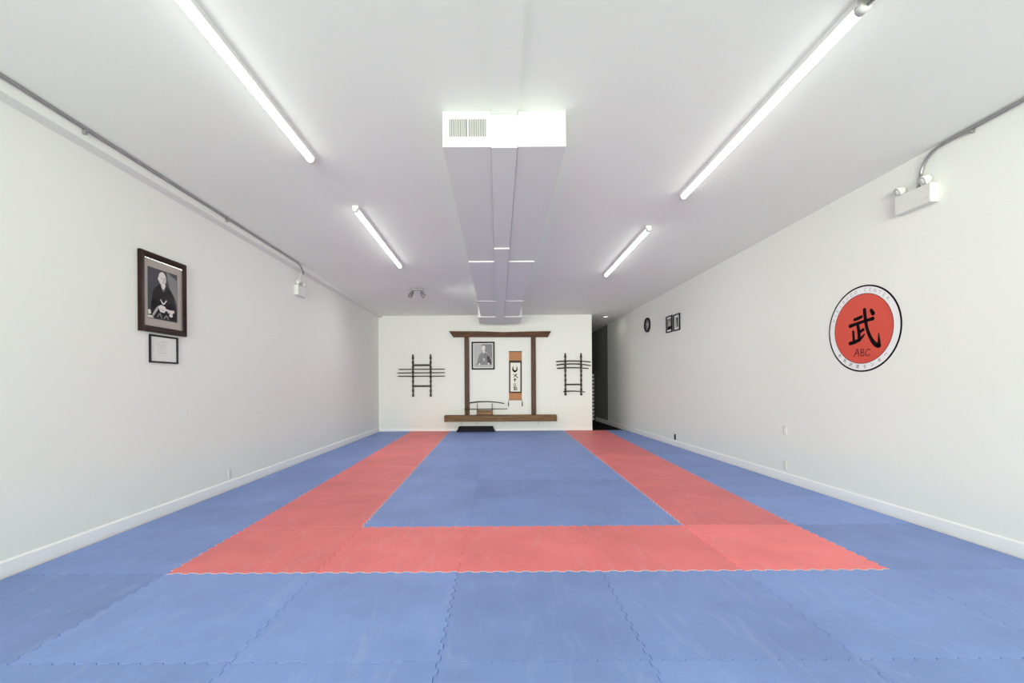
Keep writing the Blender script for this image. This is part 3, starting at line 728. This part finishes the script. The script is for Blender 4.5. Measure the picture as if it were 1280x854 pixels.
# ------------------------------------------------------------------ sword stand with two swords on the shelf
YW = YB - .17
ss = thing('sword_stand', 'small wooden box stand with two slim uprights on the wall shelf', 'sword stand', (atY(602, 519, YW).x, YW, shelf_top))
a, b = P2(596.0, 518, YW), P2(615.2, 512.8, YW)
bx_top = atY(605, 512.8, YW).z
MB().box((a[0], YW - .07, shelf_top + .012), (b[0], YW + .07, bx_top), .006, 1).build('box', M['boxX'], ss)
a2, b2 = P2(595.3, 518, YW), P2(616.2, 518, YW)
MB().box((a2[0], YW - .08, shelf_top), (b2[0], YW + .08, shelf_top + .016), .003, 1).build('foot_board', M['rackX'], ss)
zk = atY(605, 503.0, YW).z - .036
zs_ = atY(610, 511.4, YW).z
for px in (596.6, 615.1):
    q = P2(px, 505, YW); x = q[0]
    MB().prism([(x - .014, shelf_top + .017), (x + .014, shelf_top + .017), (x + .009, zs_ + .03), (x + .009, zk), (x - .009, zk), (x - .009, zs_ + .03)], YW - .016, YW + .016, 'y').build('upright', M['rackZ'], ss)
    # a cradle peg for the lower sword
    MB().box((x - .008, YW - .06, zs_ - .024), (x + .008, YW - .014, zs_ - .019), .002, 1).build('peg', M['rackX'], ss)
def arc_path(p0, pm, p1, n=18):
    p0, pm, p1 = Vector(p0), Vector(pm), Vector(p1); c = pm * 2 - (p0 + p1) / 2
    return [p0 * (1-t)**2 + c * 2*t*(1-t) + p1 * t*t for t in [i / n for i in range(n + 1)]]
def sword(name, label, cat, pix, Y, r0, r1, m, grp, guard=None, rise=0.0):
    q = [atY(*k, Y) for k in pix]
    if len(q) == 2: path = [q[0].lerp(q[1], i / 18) for i in range(19)]
    else: path = arc_path(*q)
    for k in path: k.z += rise
    n = len(path)
    rs = [r0 + (r1 - r0) * i / (n - 1) for i in range(n)]
    if guard is None:
        rs[0] *= .7; rs[-1] *= .7
        o = MB().tube(path, rs, 10, True).build(name, m); return tag(o, label, cat, grp)
    base = path[n // 2].copy(); base.z = min(k.z for k in path) - max(r0, r1)
    t = thing(name, label, cat, base, grp)
    g = max(1, int(guard * (n - 1)))
    MB().tube(path[g:], rs[g:], 10, True).build('scabbard', m, t)
    MB().tube(path[:g + 1], [r * .95 for r in rs[:g + 1]], 10, True).build('grip', M['staff'], t)
    d = (path[g + 1] - path[g]).normalized()
    MB().lathe([(0, -.004), (r0 * 1.7, -.004), (r0 * 1.7, .004), (0, .004)], path[g], d, 16).build('hand_guard', M['dark_steel'], t)
    return t
sword('sword', 'curved dark sword laid across the top of the shelf sword stand', 'sword', ((587.2, 503.8), (609, 502.2), (630.5, 504.6)), YW, .020, .013, M['scab'], 'swords on the shelf stand', .26)
sword('straight_sword', 'long thin straight sword resting low across the shelf sword stand', 'sword', ((580.2, 511.9), (634.2, 511.2)), YW - .04, .012, .010, M['staff'], 'swords on the shelf stand', .22)

# ------------------------------------------------------------------ wall racks with staffs and swords
def weapon_rack(xa, xb, y0, y1, bars, label, pegs):
    Y = YB - .05
    x0, z0 = P2((xa + xb) / 2, y1, Y)
    t = thing('weapon_rack', label, 'rack', (x0, YB - .03, z0), 'dark weapon racks on the back wall')
    for px in (xa, xb):
        c, zt_ = P2(px, y0, Y); _, zb_ = P2(px, y1, Y)
        n = 18; outl = []; outr = []
        for k in range(n + 1):
            z_ = zb_ + (zt_ - zb_) * k / n
            w0 = .029 if k % 2 == 0 else .021; w1 = .021 if k % 2 == 0 else .029
            if k > 0: outr.append((c + (.029 if k % 2 else .021), z_)); outl.append((c - (.029 if k % 2 else .021), z_))
            if k < n: outr.append((c + w0, z_ + .001)); outl.append((c - w0, z_ + .001))
        outr2 = []
        for k in range(n):
            za = zb_ + (zt_ - zb_) * k / n; zb2 = zb_ + (zt_ - zb_) * (k + 1) / n - .001
            w = .028 if k % 2 == 0 else .019
            outr2 += [(w, za), (w, zb2)]
        poly = [(c + w, z_) for w, z_ in outr2] + [(c - w, z_) for w, z_ in outr2[::-1]]
        MB().prism(poly, YB - .002, YB - .040, 'y').build('upright', M['rackZ'], t)
    for py, rr in pegs:
        for px, dy in ((xa, 0), (xb, 0)):
            c, z_ = P2(px, py, YB - .062)
            MB().box((c - .012, YB - .084, z_ - rr - .016), (c + .012, YB - .0395, z_ - rr - .001), .003, 1).build('peg', M['rackX'], t)
    for py, hh in bars:
        ca, za = P2(xa, py, Y); cb, zb_ = P2(xb, py, Y)
        MB().box((ca, YB - .034, za - hh/2), (cb, YB - .010, za + hh/2), .003, 1).build('cross_rail', M['rackX'], t)
    return t
weapon_rack(515.9, 538.0, 443.0, 496.0, ((456.6, .052), (482.8, .050)), 'dark wooden wall rack holding straight staffs, left of the gate frame', ((461.7, .0145), (466.2, .0145), (470.4, .0145)))
weapon_rack(706.7, 726.5, 441.5, 494.5, ((455.0, .030), (480.8, .044)), 'dark wooden wall rack holding curved swords, beside the hallway opening', ((451.75, .019), (455.75, .019), (460.2, .019), (489.45, .018)))
YR = YB - .062
for (xa, xb, ya, yb, lab) in ((497.8, 556.2, 461.9, 461.5, 'dark straight staff across the left wall rack, top of three'),
                           (496.4, 556.4, 466.4, 465.9, 'dark straight staff across the left wall rack, middle of three'),
                           (496.8, 556.6, 470.5, 470.3, 'dark straight staff across the left wall rack, bottom of three')):
    sword('wooden_staff', lab, 'staff', ((xa, ya), (xb, yb)), YR, .014, .013, M['staff'], 'staffs on the left wall rack')
for (xa, xb, ya, ym, yb, lab, g) in ((695.2, 738.2, 452.2, 451.3, 452.6, 'dark curved sword across the right wall rack, top of three', .25),
                               (695.6, 738.6, 456.4, 455.0, 457.2, 'brown curved sword across the right wall rack, middle of three', .25),
                               (696.4, 735.6, 460.6, 459.7, 460.8, 'shorter curved sword across the right wall rack, bottom of three', .25)):
    sword('sword', lab, 'sword', ((xa, ya), ((xa + xb) / 2, ym), (xb, yb)), YR, .019, .014, M['scab_brown'] if 'brown' in lab else M['scab'], 'swords on the right wall rack', g)
sword('short_sword', 'short dark sword low across the right wall rack', 'sword', ((704.2, 489.8), (717, 489.0), (731.2, 490.2)), YR, .018, .012, M['scab'], None, .3)

# ------------------------------------------------------------------ low black platform on the floor
a, b = atY(573.6, 536, YB - .10), atY(616.4, 536, YB - .10)
zt = atY(595, 533.8, YB - .30).z
bn = thing('low_bench', 'low black bench on the mats against back wall under the shelf', 'bench', ((a.x + b.x) / 2, YB - .18, MAT_T))
MB().box((a.x, YB - .34, zt - .040), (b.x, YB - .03, zt), .008, 1).build('bench_top', M['black_matte'], bn)
for x, s_ in ((a.x, -1), (b.x, 1)):
    MB().prism([(x, zt - .042), (x - s_ * .05, zt - .042), (x - s_ * .05, MAT_T + .0005), (x + s_ * .05, MAT_T + .0005), (x + s_ * .05, MAT_T + .02)], YB - .33, YB - .04, 'y').build('foot', M['black_matte'], bn)
MB().box((a.x + .05, YB - .325, MAT_T + .002), (b.x - .05, YB - .05, zt - .042)).build('skirt', M['black_matte'], bn)

# ================================================================== outlets and plates
def outlet(Mx, label, black=False, blank=False, grp='white wall plates'):
    t = thing('wall_outlet' if not blank else 'switch_plate', label, 'outlet' if not blank else 'switch', Mx @ Vector((0, -.058, 0)), grp)
    if black:
        MB(Mx).box((-.036, -.058, .0005), (.036, .058, .007), .003).build('plate', M['black_matte'], t)
        MB(Mx).box((-.018, -.034, .007), (.018, .034, .010), .002, 1).build('socket', M['black'], t)
        return t
    MB(Mx).box((-.036, -.058, .0005), (.036, .058, .007), .003).build('plate', M['white_plastic'], t)
    if blank:
        MB(Mx).box((-.017, -.034, .007), (.017, .034, .011), .002, 1).build('rocker', M['white_metal'], t)
    else:
        for v in (-.021, .021):
            sk = MB(Mx).box((-.017, v - .015, .007), (.017, v + .015, .0095), .003, 1).build('socket', M['white_metal'], t)
            for u in (-.007, .007):
                MB(Mx).box((u - .0016, v - .006, .0094), (u + .0016, v + .007, .0101)).build('slot', M['dark_gap'], sk)
    return t
def wall_at(fn, Mf, px, py):
    q = fn(px, py); return Mf(q.y, q.z)
outlet(wall_at(on_left, leftM, 287, 592), 'white outlet on the left wall just above the baseboard')
outlet(wall_at(on_right, rightM, 981.5, 538), 'white wall plate on the right wall, upper of two', blank=True)
outlet(wall_at(on_right, rightM, 981.5, 582), 'white outlet on the right wall, lower of two')
outlet(wall_at(on_right, rightM, 844, 546.3), 'small black outlet low on the right wall below the small pictures', black=True, grp=None)
outlet(wall_at(on_right, rightM, 783.6, 525.5), 'white outlet low on the hallway end of the right wall')

# ================================================================== dark rack at the far end of the hallway
y0 = 15.8
xa = atY(740.3, 495, y0).x; xb = xR(y0 + .3) - .02
z0 = 0.0; z1 = atY(742, 466, y0).z
hr = thing('storage_rack', 'tall black rack of pale square boxes deep in the dark hallway', 'rack', ((xa + xb) / 2, y0 + .15, 0))
x_l = xb - .34
mb = MB()
for x in (x_l, xb - .03): mb.box((x, y0, 0.0005), (x + .03, y0 + .3, z1))
mb.box((x_l, y0 + .28, .0005), (xb, y0 + .3, z1))
nsh = 13
BOXN = ['first', 'second', 'third', 'fourth', 'fifth', 'sixth', 'seventh', 'eighth', 'ninth', 'tenth', 'eleventh', 'twelfth', 'thirteenth']
for k in range(nsh + 1):
    z_ = .02 + (z1 - .04) * k / nsh; mb.box((x_l + .03, y0, z_), (xb - .03, y0 + .28, z_ + .016))
mb.build('rack_frame', M['rack_black'], hr)
for k in range(nsh):
    z_ = .02 + (z1 - .04) * k / nsh + .017
    bx = tag(MB().box((x_l + .05, y0 + .012, z_), (xb - .05, y0 + .24, z_ + .080), .005, 1).build('box', M['rack_pale']), f'pale box on the dark hallway rack, {BOXN[nsh - 1 - k]} from the top', 'box', 'pale boxes in the hallway rack')

# ================================================================== puzzle mats
Z0 = 3.107; Z_END = 12.46
KN = [(Z0, [-2.300, -1.263, -.286, .707, 1.689, 2.699]), (Z0 + 1, [-2.305, -1.244, -.271, .700, 1.674, 2.695]), (Z_END, [-2.420, -1.338, -.290, .755, 1.800, 2.974])]
def xb_(i, y):
    if i == 0: return xL(y) + .040
    if i == 7: return xR(y) - .042
    i -= 1
    if y <= KN[0][0]: return KN[0][1][i]
    for (ya, A), (yb, B) in zip(KN, KN[1:]):
        if y <= yb + 1e-6: return A[i] + (B[i] - A[i]) * (y - ya) / (yb - ya)
    return KN[-1][1][i]
ROWS = list(range(-3, 10))
def yk(k): return min(Z0 + k, Z_END)
def edge(p, q, teeth=True, sgn=1):
    p, q = Vector(p), Vector(q); L = (q - p).length; d = (q - p) / L; nn = Vector((-d.y, d.x)) * sgn
    if not teeth or L < .2: return [p]
    n = max(3, round(L * 9.6)); pr = L / n; a = .008
    out = [p]
    for j in range(n):
        t0 = j * pr
        for f, s_ in ((.05, -1), (.45, -1), (.55, 1), (.95, 1)):
            out.append(p + d * (t0 + f * pr) + nn * a * s_)
    return out
H_E, V_E = {}, {}
for k in ROWS + [10]:
    for c in range(7):
        y = yk(k); H_E[k, c] = edge((xb_(c, y), y), (xb_(c + 1, y), y), k not in (-3, 10))
for k in ROWS:
    for i in range(8): V_E[k, i] = edge((xb_(i, yk(k)), yk(k)), (xb_(i, yk(k + 1)), yk(k + 1)), 0 < i < 7)
ORD = ['zeroth', 'first', 'second', 'third', 'fourth', 'fifth', 'sixth', 'seventh', 'eighth', 'ninth', 'tenth']
BLUE, RED = (0.212, 0.310, 0.640), (0.80, 0.195, 0.205)
def is_red(k, c): return (c in (1, 5) and k >= 0) or (k == 0 and 1 <= c <= 5)
SHADE = {(0, 5): 1.16, (0, 2): 1.05, (0, 1): .97, (1, 1): .96, (1, 5): .93, (3, 3): 1.04, (2, 4): .93, (3, 4): 1.02, (4, 3): 1.03, (4, 4): 1.03, (4, 2): 1.03, (3, 2): .97, (2, 2): 1.0, (2, 3): .90,
         (1, 6): 1.10, (0, 6): .93, (2, 6): 1.0, (3, 6): .95, (-1, 0): .88, (-1, 1): 1.06, (-1, 3): .92, (-1, 2): 1.04, (-1, 5): 1.04, (0, 0): .98, (3, 1): 1.03, (2, 1): .99, (5, 2): .96, (5, 3): 1.0}
def mat_label(k, c):
    side = {0: 'left wall', 6: 'right wall'}
    if k == -3: return f'blue foam mat in the row at the viewer\'s feet, {ORD[c+1]} from the left wall'
    if k == -2: return f'blue foam mat cut by the photo\'s bottom edge, {ORD[c+1]} from the left wall'
    if k == -1: return f'blue foam mat directly before the red front band, {ORD[c+1]} from the left wall'
    if c in side:
        if k == 0: return f'blue foam mat by the {side[c]}, level with the red front band'
        if k == 9: return f'narrow blue foam mat in the floor corner of {side[c]} and back'
        return f'blue foam mat by the {side[c]}, {ORD[k]} row beyond the red front band'
    if is_red(k, c):
        if k == 0:
            return {1: 'red foam mat at the left front corner of the red border', 5: 'pale red foam mat at the right front corner of the red border',
                    2: 'red foam mat in the front band beside its left corner mat', 3: 'red foam mat in the middle of the front band', 4: 'red foam mat in the front band beside its right corner mat'}[c]
        arm = 'left' if c == 1 else 'right'
        if k == 9: return f'narrow red foam mat ending the {arm} arm at the back wall'
        return f'red foam mat in the {arm} arm of the border, {ORD[k]} behind front band'
    col = {2: 'left', 3: 'middle', 4: 'right'}[c]
    if k == 9: return f'narrow blue foam mat at the back wall inside red border, {col} column'
    return f'blue foam mat inside the red border, {col} column, {ORD[k]} row beyond front band'
for k in ROWS:
    if k == -3: continue
    for c in range(7):
        yn, yf = yk(k), yk(k + 1)
        poly = list(H_E[k, c]) + list(V_E[k, c + 1])
        far = edge((xb_(c, yf), yf), (xb_(c + 1, yf), yf), k != 9)
        farc = [Vector((xb_(c + 1, yf), yf))] + far[1:][::-1]
        lef = edge((xb_(c, yn), yn), (xb_(c, yf), yf), 0 < c < 7)
        lefc = [Vector((xb_(c, yf), yf))] + lef[1:][::-1]
        poly += farc + lefc
        ctr = Vector((sum(q.x for q in poly) / len(poly), sum(q.y for q in poly) / len(poly)))
        poly = [ctr + (q - ctr) * .9988 for q in poly]
        red = is_red(k, c)
        mb = MB(); mb.use(M['foam'])
        ch = .0035
        lo = [mb.bm.verts.new((q.x, q.y, .0005)) for q in poly]; mid = [mb.bm.verts.new((q.x, q.y, MAT_T - ch)) for q in poly]
        n = len(poly); mb._f(lo[::-1])
        for i in range(n): mb._f([lo[i], lo[(i+1) % n], mid[(i+1) % n], mid[i]])
        topf = mb._f(mid)
        mb.bm.normal_update()
        if topf.normal.z < 0: topf.normal_flip()
        r = bmesh.ops.inset_region(mb.bm, faces=[topf], thickness=.005 if red else .0022, depth=ch, use_even_offset=True)
        if red:
            mb.use(M['foam_edge']); ie = mb.mats.index(M['foam_edge'])
            for f in r['faces']:
                q = f.calc_center_median()
                side = min(((abs(q.y - yn), (k - 1, c)), (abs(q.y - yf), (k + 1, c)), (abs(q.x - xb_(c, q.y)), (k, c - 1)), (abs(q.x - xb_(c + 1, q.y)), (k, c + 1))))[1]
                if side[0] < 10 and not is_red(*side): f.material_index = ie
        o = mb.build('puzzle_mat', None, None, origin=Vector((ctr.x, ctr.y, 0)))
        s_ = SHADE.get((k, c), 1.0 + random.uniform(-.05, .05))
        base = RED if red else BLUE
        o.color = tuple(min(1, v * s_) for v in base) + (1,)
        tag(o, mat_label(k, c), 'mat', 'red puzzle mats' if red else 'blue puzzle mats')

# ================================================================== light
w = bpy.data.worlds.new('daylight'); SC.world = w; w.use_nodes = True
bg = w.node_tree.nodes['Background']; bg.inputs['Color'].default_value = (0.95, 1.0, 0.92, 1); bg.inputs['Strength'].default_value = 0.5
def area(name, loc, rot, sx, sy, power, col):
    l = bpy.data.lights.new(name, 'AREA'); l.shape = 'RECTANGLE'; l.size = sx; l.size_y = sy; l.energy = power; l.color = col
    o = bpy.data.objects.new(name, l); COL.objects.link(o); o.location = loc; o.rotation_euler = rot; return o
area('ceiling_fill', (0.27, YF - 2.6, 0.05), (0, 0, 0), 9.0, 4.2, 500, (0.985, 1.0, 0.89))  # added fill lamp shining up through the window to brighten the ceiling
area('far_end_fill', (-1.6, -13.0, 1.7), (math.radians(90), 0, 0), 9.0, 3.2, 1850, (0.985, 1.0, 0.90))  # added distant fill lamp, lifts the far half of the room
area('window_daylight', (0.27, YF - .2, 1.75), (math.radians(90), 0, 0), 6.9, 2.75, 60, (0.98, 1.0, 0.93))
def spot(name, loc, d, power, ang, blend, col=(1, .985, .93)):
    l = bpy.data.lights.new(name, 'SPOT'); l.energy = power; l.spot_size = math.radians(ang); l.spot_blend = blend; l.shadow_soft_size = .04; l.color = col
    o = bpy.data.objects.new(name, l); COL.objects.link(o); o.location = loc
    o.rotation_euler = Vector(d).to_track_quat('-Z', 'Y').to_euler(); return o
for dx, ax in HEADS:                        # the lamps of the two-headed spotlight
    spot('spotlight_beam', Vector((sp.x + dx, sp.y, sp.z - .045)) + ax * .135, ax, 24 if dx < 0 else 60, 172, 1.0)
l = bpy.data.lights.new('hallway_lamp', 'AREA'); l.shape = 'DISK'; l.size = .11; l.energy = .7; l.color = (1, .98, .92)
o = bpy.data.objects.new('hallway_lamp', l); COL.objects.link(o); o.location = (hp.x, 12.85, hz - .016)

# ================================================================== camera and view
cd = bpy.data.cameras.new('camera'); cam = bpy.data.objects.new('camera', cd); COL.objects.link(cam)
cd.sensor_fit = 'HORIZONTAL'; cd.sensor_width = 36; cd.lens = 36 * F / 1280
cd.shift_x = (640 - CX) / 1280; cd.shift_y = (CY - 427) / 1280
cd.clip_start = .05; cd.clip_end = 100
back = -Vector((0, 1, 0))
cam.matrix_world = Matrix(((RIGHT.x, UP.x, back.x, CAM.x), (RIGHT.y, UP.y, back.y, CAM.y), (RIGHT.z, UP.z, back.z, CAM.z), (0, 0, 0, 1)))
SC.camera = cam
SC.view_settings.view_transform = 'Standard'; SC.view_settings.look = 'None'
SC.view_settings.gamma = 1; SC.view_settings.use_curve_mapping = False
SC.view_settings.exposure = 0.81
SC.cycles.max_bounces = 14; SC.cycles.diffuse_bounces = 8; SC.cycles.glossy_bounces = 4; SC.cycles.transparent_max_bounces = 8
SC.cycles.sample_clamp_indirect = 8
